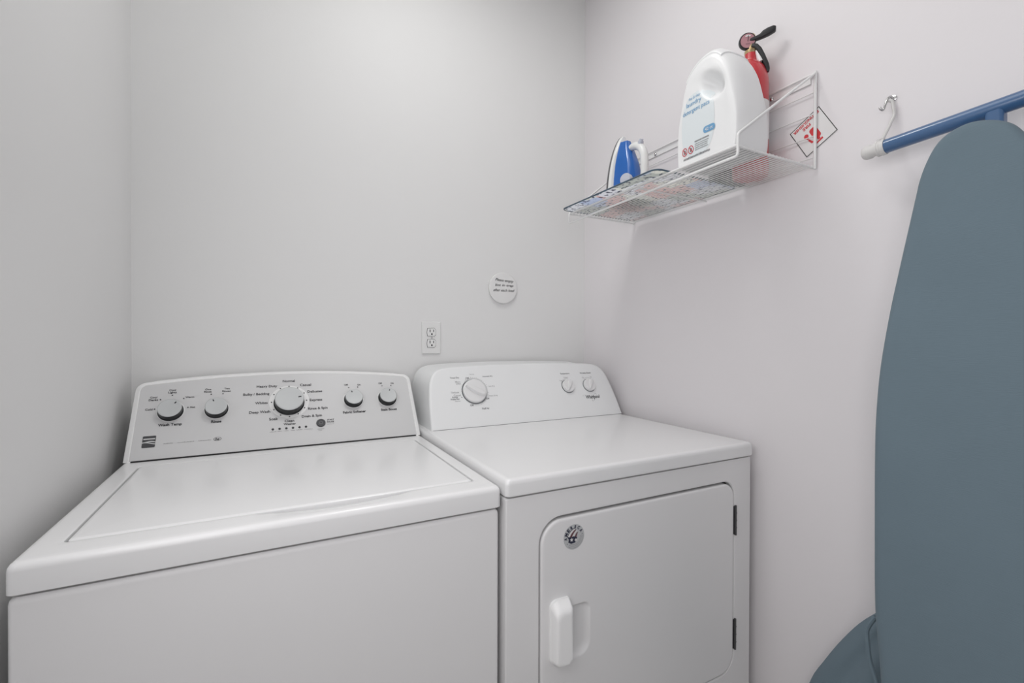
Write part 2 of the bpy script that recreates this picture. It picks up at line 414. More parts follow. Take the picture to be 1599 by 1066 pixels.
bm = bmesh.new(); box(bm, (WX0+.016, 1.3425, WZ-.0005), (WX1-.016, 1.3485, WZ+.0022))
obj('base_seam', bm, GAP, console)

WT = [('Cold', -0.2589, 0.1359, 0.0146, 0), ('Cool', -0.2529, 0.1697, 0.0143, 0), ('Darks', -0.2525, 0.1623, 0.0187, 0), ('Cool', -0.2158, 0.189, 0.0142, 0), ('Lights', -0.2154, 0.1812, 0.0174, 0), ('Warm', -0.1778, 0.1662, 0.0191, 0), ('Hot', -0.1696, 0.1363, 0.0109, 0), ('Wash Temp', -0.2125, 0.0898, 0.0478, 1), ('Rinse', -0.1166, 0.0908, 0.0222, 1), ('One', -0.1392, 0.1868, 0.0135, 0), ('Rinse', -0.1395, 0.1797, 0.0163, 0), ('Two', -0.0966, 0.187, 0.0125, 0), ('Rinses', -0.0978, 0.1793, 0.0189, 0), ('Normal', 0.0525, 0.2038, 0.0311, 0), ('Casual', 0.0952, 0.1889, 0.0294, 0), ('Delicates', 0.1187, 0.1661, 0.0388, 0), ('Express', 0.1203, 0.1372, 0.0326, 0), ('Rinse & Spin', 0.1242, 0.1101, 0.0505, 0), ('Drain & Spin', 0.1075, 0.0873, 0.0512, 0), ('Clean', 0.0513, 0.0779, 0.0233, 0), ('Washer', 0.0519, 0.0688, 0.0303, 0), ('Soak', 0.0132, 0.0866, 0.0213, 0), ('Deep Wash', -0.0196, 0.1089, 0.0495, 0), ('Whites', -0.0157, 0.1374, 0.0297, 0), ('Bulky / Bedding', -0.0277, 0.1645, 0.0625, 0), ('Heavy Duty', -0.0023, 0.188, 0.0502, 0), ('START', 0.1549, 0.0723, 0.0183, 0), ('PAUSE', 0.1545, 0.0658, 0.0183, 0), ('Off', 0.205, 0.1831, 0.0105, 0), ('On', 0.2416, 0.1818, 0.0095, 0), ('Fabric Softener', 0.221, 0.0918, 0.0632, 1), ('Off', 0.3046, 0.1835, 0.0105, 0), ('On', 0.3409, 0.1825, 0.0095, 0), ('Stain Boost', 0.3191, 0.0923, 0.0468, 1)]
WB = [(0.0119, 0.0491, 0.0165), (0.0274, 0.0495, 0.0105), (0.0433, 0.0493, 0.0114), (0.0596, 0.0492, 0.0101), (0.0748, 0.0493, 0.0141), (0.0969, 0.0492, 0.0223), (0.129, 0.0467, 0.0186), (0.1264, 0.0425, 0.0081), (0.1541, 0.0595, 0.019), (-0.2114, 0.041, 0.0195), (-0.1761, 0.041, 0.0337), (-0.1384, 0.0412, 0.0254)]
WD = [(-0.2477, 0.1362), (-0.2385, 0.1624), (-0.215, 0.1736), (-0.1904, 0.1627), (-0.1796, 0.1361), (-0.1318, 0.1715), (-0.1054, 0.1715), (0.2115, 0.1736), (0.2373, 0.174), (0.3089, 0.1743), (0.336, 0.1745)]
px = Plane((0, 1.346, WZ), (1, 0, 0), (0, .5967, .8025))   # same face, x measured from the room's origin
H = .0006
bm = bmesh.new()
for s, a, b, wd, bo in WT: text(bm, px, s, a, b, wd, H, 0, bold=.035 if bo else .022)
for a, b in WD: pdisc(bm, px, a, b, .0017, H, 0, 12)
obj('printed_text', bm, INK, console, fix=False, label='dark printed lettering of the washer controls')
bm = bmesh.new()
for a, b, wd in WB:          # rows of print too small to read
    x = a-wd/2
    while x < a+wd/2-.001:
        q = random.uniform(.0009, .002); hh = random.choice((.0009, .0012, .0016))
        poly(bm, px, [(x, b-.001), (x+q, b-.001), (x+q, b-.001+hh), (x, b-.001+hh)], H); x += q+.0006
obj('fine_print', bm, INKG, console, fix=False, label='tiny grey print on the washer console')
# dial ring with its marks
bm = bmesh.new()
lathe(bm, [(.0505, .0001), (.050, .0008), (.049, .001), (.03, .001)], px.p(.0525, .1375), px.n, px.x, 64)
dr = obj('dial_ring', bm, RING, console, label='white ring with dots around the main washer dial')
bm = bmesh.new()
for a, b in [(0.0306, 0.1793), (0.0526, 0.1854), (0.0744, 0.1792), (0.0903, 0.1619), (0.0959, 0.138), (0.09, 0.1144), (0.0731, 0.0967), (0.0516, 0.0901), (0.03, 0.0963), (0.0141, 0.114), (0.0084, 0.1371), (0.0144, 0.1612)]:
    pdisc(bm, px, .0525+(a-.0525)*1.0, b, .0018, .0014, 0, 12)
obj('dial_marks', bm, INK, console, fix=False)
for a, b in [(0.0112, 0.0563), (0.0271, 0.0563), (0.0433, 0.0563), (0.0593, 0.0564), (0.0752, 0.0565), (0.0912, 0.0566)]:
    obj('indicator_light', lathe(bmesh.new(), [(.0031, .0002), (.0029, .0009), (.001, .0013)], px.p(a, b), px.n, px.x, 16), INK, console)
bm = bmesh.new(); lathe(bm, [(.0118, .0002), (.0118, .002), (.0108, .0034), (.0085, .0036), (.007, .003), (.001, .0028)], px.p(.1294, .0642), px.n, px.x, 32)
pring(bm, px, .1294, .0642, .0038, .0047, .0034, 1, 24, a0=radians(120), a1=radians(420)); pline(bm, px, .1294, .0652, .1294, .0700, .0010, .0036, 1)
obj('start_button', bm, [BTN, INKG], console, fix=False, label='round dark start button with a power symbol')
def knob(prt, pl, a, b, r0, r1, h, ang, facem, sidem, grip=False, label=None):
    bm = bmesh.new()
    lathe(bm, [(r0, .0008), (r0, .003), (r0*.97, .0042), (r1*1.0, .005), (r1, h*.86), (r1*.985, h*.95)], pl.p(a, b), pl.n, pl.x, 48, cap1=True)
    k = obj('knob', bm, sidem, prt, label=label)
    bm = bmesh.new()
    lathe(bm, [(r1*.99, h*.93), (r1*.985, h*.97), (r1*.95, h), (r1*.9, h*1.0), (r1*.6, h*.975), (r1*.2, h*.965), (.0005, h*.965)], pl.p(a, b), pl.n, pl.x, 48)
    obj('knob_face', bm, facem, k)
    if not grip:
        bm = bmesh.new(); c, s = cos(ang), sin(ang)
        L0 = r1*.62 if r1 > .03 else r1*.6; L1 = L0 + (.0075 if r1 > .03 else .0052)
        bx = Plane(pl.p(a, b), pl.x*c+pl.y*s, pl.y*c-pl.x*s)
        loft(bm, [[bx.p(x, y, q) for x, y in rrect(L0, L1, -.0012, .0012, .0005, 2)] for q in (h*.96, h*1.03)])
        obj('pointer', bm, INK, k)
    return k
knob(wm, px, -.2145, .1270, .0268, .0250, .020, radians(52), KNOBF, KNOBS, label='silver wash temperature knob')
knob(wm, px, -.1175, .1255, .0262, .0246, .020, radians(112), KNOBF, KNOBS, label='silver rinse knob')
knob(wm, px, .0518, .1330, .0385, .0362, .026, radians(8), KNOBF, KNOBS, label='large silver cycle dial')
knob(wm, px, .2213, .1318, .0262, .0242, .020, radians(107), KNOBF, KNOBS, label='silver fabric softener knob')
knob(wm, px, .3193, .1310, .0270, .0246, .020, radians(72), KNOBF, KNOBS, label='silver stain boost knob')
for a, b, r in ((-.2145, .1285, .0292), (-.1175, .127, .0285), (.2213, .133, .0288), (.3193, .132, .0292)):
    obj('knob_ring', lathe(bmesh.new(), [(r, .0001), (r-.0006, .0009), (r-.004, .0009)], px.p(a, b), px.n, px.x, 40), RING, console)
# maker's emblem and the oval mark
bm = bmesh.new()
poly(bm, px, rrect(-.2625, -.2370, .0340, .0640, .002, 3), .0005, 0)
poly(bm, px, [(-.2610, .0575), (-.2385, .0575), (-.2385, .0545), (-.2610, .0545)], .0007, 1)
def band(f0, f1, x0, x1, h, mi, n=14):
    up = [(x0+(x1-x0)*k/n, f1(k/n)) for k in range(n+1)]; dn = [(x0+(x1-x0)*k/n, f0(k/n)) for k in range(n, -1, -1)]
    poly(bm, px, up+dn, h, mi)
band(lambda t: .0462+.0030*sin(t*pi*1.0)*t, lambda t: .0482+.0042*sin(t*pi)*t, -.2625, -.2370, .0007, 1)
band(lambda t: .0452+.0030*sin(t*pi)*(1-t)-.004*t, lambda t: .0472+.0032*sin(t*pi)*(1-t)-.004*t, -.2625, -.2370, .0007, 1)
obj('emblem', bm, [BTN, PANEL], console, fix=False, label='dark square emblem with two light waves')
bm = bmesh.new()
pring(bm, px, -.1117, .0418, .0074, .0084, .0006, 0, 32, sq=.6); text(bm, px, 'he', -.1117, .042, .009, .0006, 0, bold=.03, shear=.3)
obj('efficiency_mark', bm, INK, console, fix=False)

# ------------------------------------------------------------------ dryer
DX0, DX1, DY0, DZT = .4065, 1.1403, .7997, .942
dy = thing('clothes_dryer', 'white clothes dryer with a square front door, right of the washer', 'dryer', ((DX0+DX1)/2, 1.19, 0))
cx0, cx1, cy0, cy1 = DX0+.0015, DX1-.002, DY0+.0055, 1.565
OX0, OX1, OZ0, OZ1 = .4845, 1.0735, .352, .8485
DR = (.040, .052, .052, .050)
bm = bmesh.new()
Ff = lambda x0, x1, z0, z1, r, y: [(a, y, b) for a, b in rrect(x0, x1, z0, z1, r, 8)]
loft(bm, [Ff(cx0, cx1, .03, .9035, .004, cy1), Ff(cx0, cx1, .03, .9035, .004, cy0+.008), Ff(cx0+.001, cx1-.001, .032, .9022, .004, cy0+.0015), Ff(cx0+.004, cx1-.004, .036, .8995, .004, cy0),
          Ff(OX0-.006, OX1+.006, OZ0-.006, OZ1+.006, tuple(r+.006 for r in DR), cy0), Ff(OX0-.002, OX1+.002, OZ0-.002, OZ1+.002, tuple(r+.002 for r in DR), cy0+.0005), Ff(OX0, OX1, OZ0, OZ1, DR, cy0+.003), Ff(OX0, OX1, OZ0, OZ1, DR, cy0+.016)])
obj('cabinet', bm, BODY, dy, sharp=35)
bm = bmesh.new(); loft(bm, [Ff(OX0+.0003, OX1-.0003, OZ0+.0003, OZ1-.0003, DR, y) for y in (cy0+.0158, cy0+.015)])
obj('door_gap', bm, GAP, dy, label='dark seam around the dryer door')
bm = bmesh.new()
loft(bm, [[(a, b, z) for a, b in rrect(cx0+.014, cx1-.014, cy0+.018, 1.545, .006)] for z in (.90, .909)])
obj('top_seam_shade', bm, GAP, dy, label='dark seam under the dryer top')  # black filler that paints the seam's shade, as on the washer
bm = bmesh.new()
loft(bm, [[(a, b, z) for a, b in rrect(DX0+i, DX1-i, DY0+i, 1.572-i, r)] for i, r, z in ((.010, .006, .9065), (.0015, .008, .9072), (0, .008, .910), (0, .008, .930), (.001, .008, .9362), (.0035, .008, .9402), (.007, .008, .9415), (.012, .008, DZT), (.05, .008, DZT))])
obj('top_panel', bm, ENAMEL, dy, sharp=50)
for sx in (DX0+.06, DX1-.06):
    for sy in (DY0+.07, 1.5):
        obj('foot', lathe(bmesh.new(), [(.02, 0), (.022, .004), (.022, .018), (.01, .02), (.01, .032)], (sx, sy, 0), (0, 0, 1), (1, 0, 0), 20), BLACKP, dy)
# door with pocket for the fingers
q = .0030; qt = .0055
bm = bmesh.new()
def dl(i, y, r=None): return Ff(OX0+q+i, OX1-q-i, OZ0+q+i, OZ1-qt-i, tuple(max(.004, x-q-i) for x in DR), y)
yf = cy0-.0015
pk = (.545, .6085, .5465, .6540)
loft(bm, [dl(0, cy0+.0145), dl(0, yf+.005), dl(.001, yf+.0018), dl(.003, yf+.0004), dl(.007, yf),
          Ff(pk[0]-.004, pk[1]+.004, pk[2]-.004, pk[3]+.004, (.02, .006, .006, .03), yf), Ff(*pk, (.016, .004, .004, .026), yf+.0025), Ff(pk[0]+.006, pk[1]-.012, pk[2]+.014, pk[3]-.003, (.012, .003, .003, .018), yf+.012)])
door = obj('door', bm, BODY, dy, sharp=45)
bm = bmesh.new()
hx0, hx1, hz0, hz1 = .5065, .5530, .5520, .6810
loft(bm, [Ff(hx0+i, hx1-i, hz0+i, hz1-j, (rr, .016, .012, rr2), y) for i, j, rr, rr2, y in ((0, 0, .004, .004, yf+.0002), (0, .0, .004, .004, yf-.006), (.001, .001, .004, .004, yf-.0065), (.0015, .003, .005, .005, yf-.012), (.003, .010, .006, .006, yf-.022), (.006, .0165, .006, .006, yf-.026), (.011, .024, .005, .005, yf-.0265))])
obj('handle', bm, BEZEL, door, sharp=45, label='white raised pull handle of the dryer door')
pdoor = Plane((.5670, yf, .8005), (1, 0, 0), (0, 0, 1))
bm = bmesh.new()
SR = .0262
pdisc(bm, pdoor, 0, 0, SR, .0005, 0, 48)
R1 = SR*.80
for i, ch in enumerate('AMERICA'):
    t = radians(187-25.5*i-3)
    text(bm, pdoor, ch, R1*cos(t), R1*sin(t), .0032 if ch == 'I' else .0068 if ch == 'M' else .0058, .0008, 1, bold=.05, rot=t-pi/2, height=.0072)
for t in (215, 10): star(bm, pdoor, R1*cos(radians(t)), R1*sin(radians(t)), .0016, .0008, 1)
for k in range(22):
    t = radians(-128+k*6.1); t2 = t+.07
    for rr in (.62, .74, .88): pline(bm, pdoor, SR*rr*cos(t), SR*rr*sin(t), SR*rr*cos(t2), SR*rr*sin(t2), .0011, .0008, 2)
# emblem: three curved stripes sweeping up from a starred navy base
def sweep(p0, p1, p2, w0, w1, mi, h):
    L = []; Rr = []
    for k in range(13):
        t = k/12; P = Vector(p0)*(1-t)**2+Vector(p1)*2*t*(1-t)+Vector(p2)*t*t; T = (Vector(p1)-Vector(p0))*(1-t)+(Vector(p2)-Vector(p1))*t
        N = Vector((-T.y, T.x)).normalized()*(w0+(w1-w0)*t)/2; L.append(tuple(P+N)); Rr.append(tuple(P-N))
    poly(bm, pdoor, L+Rr[::-1], h, mi)
u = SR/17.5
sweep((-11*u, 1*u), (-10*u, 8*u), (1*u, 12.5*u), 1.0*u, .8*u, 1, .0008)
sweep((-9*u, 1*u), (-6*u, 8*u), (1*u, 11*u), 3.6*u, 1.6*u, 3, .0009)
sweep((-6*u, 0), (-3*u, 6*u), (3*u, 10*u), 3.2*u, 1.4*u, 4, .0010)
sweep((-2*u, -1*u), (0, 5*u), (5*u, 8.5*u), 2.6*u, 1.2*u, 3, .0011)
sweep((2*u, -2*u), (3*u, 3*u), (6*u, 6*u), 3.2*u, 1.2*u, 4, .0012)
poly(bm, pdoor, [(-12*u, 2.2*u), (-6*u, .5*u), (-1*u, 1.2*u), (5*u, -1*u), (4*u, -5*u), (1.5*u, -8*u), (-5*u, -8.6*u), (-10*u, -6*u), (-9*u, -2*u)], .0013, 1)
star(bm, pdoor, -4.4*u, -3.2*u, 3.3*u, .0015, 3); star(bm, pdoor, 2.6*u, -4.4*u, 2.8*u, .0015, 3, .3)
obj('sticker', bm, [STK, NAVY, INKG, SIGNW, MAROON], door, fix=False, label='round silver sticker reading AMERICA with a flag emblem')
for z0, z1 in ((.7065, .7835), (.4090, .4885)):
    bm = bmesh.new()
    tube(bm, [(OX1+.0018, cy0-.0022, z0), (OX1+.0018, cy0-.0022, z1)], .0030, 12)
    for k in range(1, 4): z = z0+(z1-z0)*k/4; tube(bm, [(OX1+.0018, cy0-.0022, z-.001), (OX1+.0018, cy0-.0022, z+.001)], .0036, 12)
    box(bm, (OX1-.003, cy0-.0012, z0+.002), (OX1+.0075, cy0+.001, z1-.002))
    obj('hinge', bm, STEEL, dy)
# console
ed = Vector((0, .09, .165)).normalized()
pdn = Plane((.7865, 1.322, DZT), (1, 0, 0), ed)
half = [(.360, 0), (.3585, .04), (.3555, .08), (.3510, .118), (.3455, .150), (.338, .172), (.3255, .190), (.309, .1995), (.287, .2050), (.25, .2080), (.20, .2100), (.13, .2120), (.06, .2130), (0, .2133)]
right = [tuple(p) for p in catmull([Vector((a, b)) for a, b in half], 4)]
outline = right + [(-a, b) for a, b in right[:-1][::-1]]
def dcon(i, h, back=None):
    out = []
    for a, b in outline:
        k = max(0, 1-i/.36); kb = max(0, 1-i/.2133) if b > .02 else 1
        P = pdn.p(a*k, b*kb, h); y = P.y if back is None else back
        out.append((P.x, y, max(DZT, P.z)))
    return out
bm = bmesh.new()
loft(bm, [dcon(0, 0, 1.573), dcon(0, -.020), dcon(0, -.008), dcon(.0012, -.003), dcon(.004, -.0006), dcon(.008, 0), dcon(.02, 0)])
dconsole = obj('console', bm, DCON, dy, sharp=50)
bm = bmesh.new(); box(bm, (.430, 1.3205, DZT-.0005), (1.143, 1.3235, DZT+.0009)); obj('base_seam', bm, INKG, dconsole)
pq = Plane((0, 1.322, DZT), (1, 0, 0), ed)
DT = [('Timed Dry', 0.5261, 0.1663, 0.0311, 1), ('More', 0.5343, 0.1526, 0.0172, 0), ('Less', 0.5351, 0.1467, 0.0150, 0), ('Normal', 0.5866, 0.1771, 0.0156, 0), ('Off', 0.5685, 0.1641, 0.0115, 1), ('Automatic Dry', 0.6413, 0.1677, 0.0366, 1), ('Less Dry', 0.6489, 0.132, 0.0229, 0), ('Heavy Duty', 0.6472, 0.0988, 0.0317, 0), ('Off', 0.6258, 0.0902, 0.0112, 1), ('Fluff Air', 0.612, 0.0576, 0.0252, 1), ('Off', 0.5668, 0.0711, 0.0117, 1), ('Delicate', 0.5196, 0.1172, 0.0253, 0), ('Casual', 0.5244, 0.1073, 0.0230, 0), ('Energy', 0.5165, 0.1005, 0.0188, 1), ('Preferred', 0.5149, 0.0945, 0.0281, 1), ('Normal', 0.5227, 0.0877, 0.0168, 0), ('Temperature', 0.946, 0.1664, 0.0395, 1), ('Medium', 0.9457, 0.1518, 0.0177, 0), ('Low', 0.921, 0.1409, 0.0107, 0), ('Wrinkle Shield', 1.0361, 0.1664, 0.0487, 1), ('Off', 1.0196, 0.1483, 0.0080, 0), ('On', 1.0556, 0.1493, 0.0080, 0)]
bm = bmesh.new()
for s, a, b, wd, bo in DT: text(bm, pq, s, a, b, wd, .0006, 0, bold=.02 if bo else -.005)
dcx, dcs = .5865, .1190
for k in range(26):
    t = radians(-75+k*8.2)
    if k in (9, 10): continue
    L = .0045 if k % 3 == 0 else .0028
    pline(bm, pq, dcx+.0445*cos(t), dcs+.0445*sin(t), dcx+(.0445+L)*cos(t), dcs+(.0445+L)*sin(t), .0006, .0006, 0)
for k in range(9):
    t = radians(150+k*7.5)
    pline(bm, pq, dcx+.0445*cos(t), dcs+.0445*sin(t), dcx+.0475*cos(t), dcs+.0475*sin(t), .0005, .0006, 0)
pring(bm, pq, dcx, dcs, .0432, .0439, .0006, 0, 64)
pdisc(bm, pq, .5385, .0998, .0018, .0006, 0, 12)
pring(bm, pq, .946, .119, .028, .0285, .0006, 0, 16, a0=radians(75), a1=radians(160)); pring(bm, pq, 1.0375, .119, .0285, .029, .0006, 0, 16, a0=radians(55), a1=radians(125))
obj('printed_text', bm, INKG, dconsole, fix=False, label='grey printed lettering of the dryer controls')
bm = bmesh.new()
text(bm, pq, 'Whirlpool', 1.0365, .0705, .0600, .0006, 0, bold=.02, shear=.08, height=.0175)
pring(bm, pq, 1.043, .0700, .0172, .0182, .0006, 1, 40, sq=.32, rot=radians(50)); pring(bm, pq, 1.005, .0775, .0080, .0088, .0006, 1, 20, sq=.45, a0=radians(40), a1=radians(200))
obj('brand_lettering', bm, [BTN, INKG], dconsole, fix=False, label='dark script lettering with a swoosh ring')
bm = bmesh.new()
KR = mat('knob_rim_grey', (.20, .21, .22), .4)
def dknob(a, b, r, h, ang, gw, label):
    bm = bmesh.new(); lathe(bm, [(r*1.10, .0002), (r*1.08, .0015), (r*1.0, .002)], pq.p(a, b), pq.n, pq.x, 48)
    k = obj('knob', bm, KR, dy, label=label)
    bm = bmesh.new(); lathe(bm, [(r*1.01, .0019), (r*1.01, .007), (r*.99, .0095), (r*.95, .0108), (r*.85, .0113), (r*.3, .0116), (.0005, .0116)], pq.p(a, b), pq.n, pq.x, 48)
    obj('knob_face', bm, KWHITE, k)
    # the ridge one turns it by: a wedge that is wide at one end
    c, s = cos(ang), sin(ang); bx = Plane(pq.p(a, b), pq.x*c+pq.y*s, pq.y*c-pq.x*s); L = []
    for q_, hh in ((1, .0105), (.93, h*.8), (.8, h*.96), (.6, h)):
        o_ = []
        for k2 in range(32):
            t = 2*pi*k2/32; xx = cos(t)*r*.93; yy = sin(t)*gw*(1+.55*cos(t))
            o_.append(bx.p(xx*(.55+.45*q_), yy*q_*.8 if q_ < 1 else yy, hh))
        L.append(o_)
    bm = bmesh.new(); loft(bm, L); obj('grip', bm, KWHITE, k, sharp=50)
dknob(.5840, .1165, .0388, .021, radians(-28), .0105, 'large white dial of the dryer')
dknob(.9435, .1175, .0232, .018, radians(62), .0085, 'small white temperature knob')
dknob(1.0355, .1170, .0232, .018, radians(62), .0085, 'small white knob at the right end of the dryer console')

# ------------------------------------------------------------------ fire extinguisher sign, upside down on the right wall
T_, Rr_, B_, L_ = Vector((0, .6557, 1.7721)), Vector((0, .6127, 1.7002)), Vector((0, .6819, 1.6587)), Vector((0, .7267, 1.7321))
sx_ = ((L_-T_).normalized() + (B_-Rr_).normalized()).normalized(); cen = (T_+Rr_+B_+L_)/4
sy_ = Vector((-1, 0, 0)).cross(sx_)           # normal -x = x cross y
sg = Plane((XR, cen.y, cen.z), sx_, sy_); a_ = .0405; b_ = .0418
bm = bmesh.new()
so = thing('fire_extinguisher_sign', 'white sign with red FIRE EXTINGUISHER print stuck upside down on the right wall', 'sign', (XR, cen.y, cen.z))
loft(bm, [[sg.p(a, b, h) for a, b in rrect(-a_, a_, -b_, b_, .001, 1)] for h in (.0002, .0012)]); obj('backing', bm, SIGNW, so)
bm = bmesh.new(); t_ = .0017
for (x0, x1, y0, y1) in ((-a_, a_, -b_, -b_+t_), (-a_, a_, b_-t_, b_), (-a_, -a_+t_, -b_+t_, b_-t_), (a_-t_, a_, -b_+t_, b_-t_)):
    poly(bm, sg, [(x0, y0), (x1, y0), (x1, y1), (x0, y1)], .0015)
obj('border', bm, SIGNK, so, fix=False)
bm = bmesh.new()
text(bm, sg, 'EXTINGUISHER', 0, -b_+.0085, .068, .0016, bold=.03, height=.0078)
text(bm, sg, 'FIRE', .004, -b_+.0195, .020, .0016, bold=.03, height=.0078)
obj('lettering', bm, SIGNR, so, fix=False)
bm = bmesh.new()
poly(bm, sg, rrect(-.012, .006, -.010, .022, .006, 4), .0016)
poly(bm, sg, [(-.006, .022), (.0005, .022), (.0005, .027), (-.006, .027)], .0016)
poly(bm, sg, [(-.010, .027), (.014, .030), (.015, .033), (-.010, .032)], .0016)
poly(bm, sg, [(.004, .025), (.015, .022), (.018, .010), (.014, .008), (.011, .019), (.003, .022)], .0016)
pdisc(bm, sg, .016, -.003, .0055, .0016, 0, 8); poly(bm, sg, [(.010, -.003), (.022, -.003), (.016, .009)], .0017)
obj('pictogram', bm, SIGNR, so, fix=False)

# ------------------------------------------------------------------ wire shelf on the right wall
SY0, SY1, SXF, SZ, SZT = .664, 1.285, .887, 1.6275, 1.853
sh = thing('wire_shelf', 'white coated wire shelf on the right wall carrying the jug, iron and extinguisher', 'shelf', (XR, .97, SZ))
XW = XR-.006
bm = bmesh.new()
n_ = 22
for k in range(n_+1):
    x = SXF + (XW-.006-SXF)*k/n_; tube(bm, [(x, SY0, SZ+.0022), (x, SY1, SZ+.0022)], .0016, 8)
dkw = obj('deck_wires', bm, WIRE, sh)
for y in (SY0, (SY0+SY1)/2, SY1):
    bm = bmesh.new(); tube(bm, [(SXF, y, SZ-.001), (XW, y, SZ-.001)], .0026, 10); obj('cross_wire', bm, WIRE, sh)
bm = bmesh.new()
for y in (SY0-.001,): pass
tube(bm, smooth_path([(XW, SY0-.003, SZT), (SXF-.002, SY0-.003, 1.6515), (SXF-.002, SY0-.003, 1.604), (SXF-.002, SY1+.003, 1.596), (SXF-.002, SY1+.003, 1.630), (XW, SY1+.003, SZT)], .008, 5), .0030, 12)
obj('bracket_frame', bm, WIRE, sh)
bm = bmesh.new(); tube(bm, [(SXF, SY0-.002, SZ+.001), (SXF, SY1+.002, SZ+.001)], .0026, 10); obj('front_wire', bm, WIRE, sh)
for y in (SY0-.003, SY1+.003):
    bm = bmesh.new(); tube(bm, [(XW, y, SZ-.004), (XW, y, SZT+.004)], .0036, 12); obj('upright', bm, WIRE, sh)
for z in (1.808, 1.756, 1.7035, 1.652):
    bm = bmesh.new(); tube(bm, [(XW, SY0, z), (XW, SY1, z)], .0013, 8); obj('back_wire', bm, WIRE, sh)
bm = bmesh.new(); box(bm, (XR-.0035, SY0+.01, SZT-.020), (XR-.0005, SY1-.005, SZT-.004), .001, 2); tube(bm, [(XW, SY0-.003, SZT), (XW, SY1+.003, SZT)], .0028, 10)
obj('mounting_rail', bm, WIRE, sh)
for y in (.773, 1.185):
    bm = bmesh.new(); lathe(bm, [(.0055, 0), (.0055, .002), (.0035, .004), (.001, .0045)], (XR-.0036, y, SZT-.013), (-1, 0, 0), (0, 1, 0), 16); obj('screw', bm, CHROME, sh)

# flat translucent mat on the shelf, printed, with a dark blue bound edge
TX0, TX1, TY0, TY1, TZ = .846, 1.150, .858, 1.276, SZ+.0060
tr = thing('iron_mat', 'flat printed mat with dark blue edge under the iron, poking out over the shelf front', 'mat', ((TX0+TX1)/2, (TY0+TY1)/2, TZ))
rr = rrect(TX0, TX1, TY0, TY1, .022, 6)
bm = bmesh.new(); tube(bm, [(a, b, TZ) for a, b in rr], .0022, 10, cyc=True); obj('bound_edge', bm, GREENWIRE, tr, label='dark blue bound edge of the mat')
bm = bmesh.new()
loft(bm, [[(a, b, z) for a, b in rrect(TX0+.0005, TX1-.0005, TY0+.0005, TY1-.0005, .0215, 6)] for z in (TZ-.0008, TZ+.0008)])
obj('printed_sheet', bm, PAPER, tr, label='pale translucent sheet with coloured print')
# dark pad behind the jug
bm = bmesh.new(); box(bm, (1.026, .8330, SZ+.0040), (1.150, .8545, SZ+.040), .004, 3)
solo('dark_box', bm, DARKBOX, 'low dark grey box seen through the shelf wires between the extinguisher and the iron', 'box', (1.088, .844, SZ+.004))

# ------------------------------------------------------------------ detergent jug
JX0, JX1 = .894, 1.004
JZ = SZ+.0042
jug = thing('detergent_jug', 'large white laundry detergent jug with a pale blue label on the wire shelf', 'jug', (.955, .75, JZ))
# outline in (u = distance towards the camera from the far edge, z)
JP = [(.004, 0), (.0, .006), (-.002, .05), (-.001, .11), (.008, .170), (.018, .203), (.032, .226), (.058, .244), (.088, .250), (.112, .244), (.134, .221), (.152, .184), (.163, .138), (.171, .085), (.171, .030), (.168, .004), (.163, 0)]
jp = [tuple(p) for p in catmull([Vector(p) for p in JP], 4)] + [(.10, 0), (.05, 0)]
JY1 = .838
jc = Vector((.085, .115))
def jl(k, x):                          # outline shrunk by k; the foot of the jug shrinks less than its shoulders
    e = max(0, (k-.8)/.2); f = 1 if k >= .8 else k/.8; out = []
    for a, b in jp:
        w_ = min(1, max(0, (b-.05)/.12)); w_ = w_*w_*(3-2*w_); up = .8+.2*e
        sx = ((.92+.08*e)*(1-w_)+up*w_)*f; sz = (up if b > jc.y else .975+.025*e)*f
        out.append((x, JY1-(jc.x+(a-jc.x)*sx), JZ+max(0, jc.y+(b-jc.y)*sz)))
    return out
def jface(u, z):                      # how far the broad face swells out, and the finger hollow in it
    du = (u-.084)/.095; dz = (z-.11)/.13
    x = -.006*max(0, 1-du*du)*max(0, 1-dz*dz)
    h = ((u-.106)*cos(.7)-(z-.160)*sin(.7))/.026, ((u-.106)*sin(.7)+(z-.160)*cos(.7))/.0175
    d2 = h[0]**2+h[1]**2
    x += .028*math.exp(-d2**1.6*.7)
    e = sqrt(((u-.045)/.102)**2+((z-.075)/.125)**2)       # rim of the label field
    x += .0035/(1+math.exp((e-1)*26))
    return x
bm = bmesh.new()
ks = [.80, .76, .71, .65, .59, .52, .45, .38, .31, .24, .17, .10, .04]
loops = []
for k in ks[::-1]: loops.append([(JX1, y, z) for x, y, z in jl(k, 0)])
prof = []
for j in range(1, 9):
    t = radians(90*j/8); prof.append((.80+.20*sin(t), .040*(1-cos(t))))
for k, d in prof: loops.append(jl(k, JX1-d))
for k, d in prof[::-1]: loops.append(jl(k, JX0+d))
for k in ks:
    lp = []
    for x, y, z in jl(k, 0): lp.append((JX0+jface(JY1-y, z-JZ)*min(1, (.80-k)*9), y, z))
    loops.append(lp)
loft(bm, loops)
obj('bottle', bm, JUG, jug, sharp=60)
# hinged lid: a shell that follows the shoulder
bm = bmesh.new(); ol = [p for p in jp if p[1] > .206 and p[0] < .130]
def shell(g_): return [(JY1-(jc.x+(a-jc.x)*g_), JZ+jc.y+(b-jc.y)*g_) for a, b in ol]
lo = []
for x, g0, g1 in ((JX0+.003, .905, .895), (JX0+.004, .925, .88), (JX0+.010, .965, .88), (JX0+.022, 1.0, .88), (JX0+.045, 1.02, .88), (JX1-.045, 1.02, .88), (JX1-.022, 1.0, .88), (JX1-.008, .93, .88)):
    lo.append([(x, *p) for p in shell(g0)] + [(x, *p) for p in shell(g1)[::-1]])
loft(bm, lo); obj('lid', bm, JUG, jug, sharp=50)
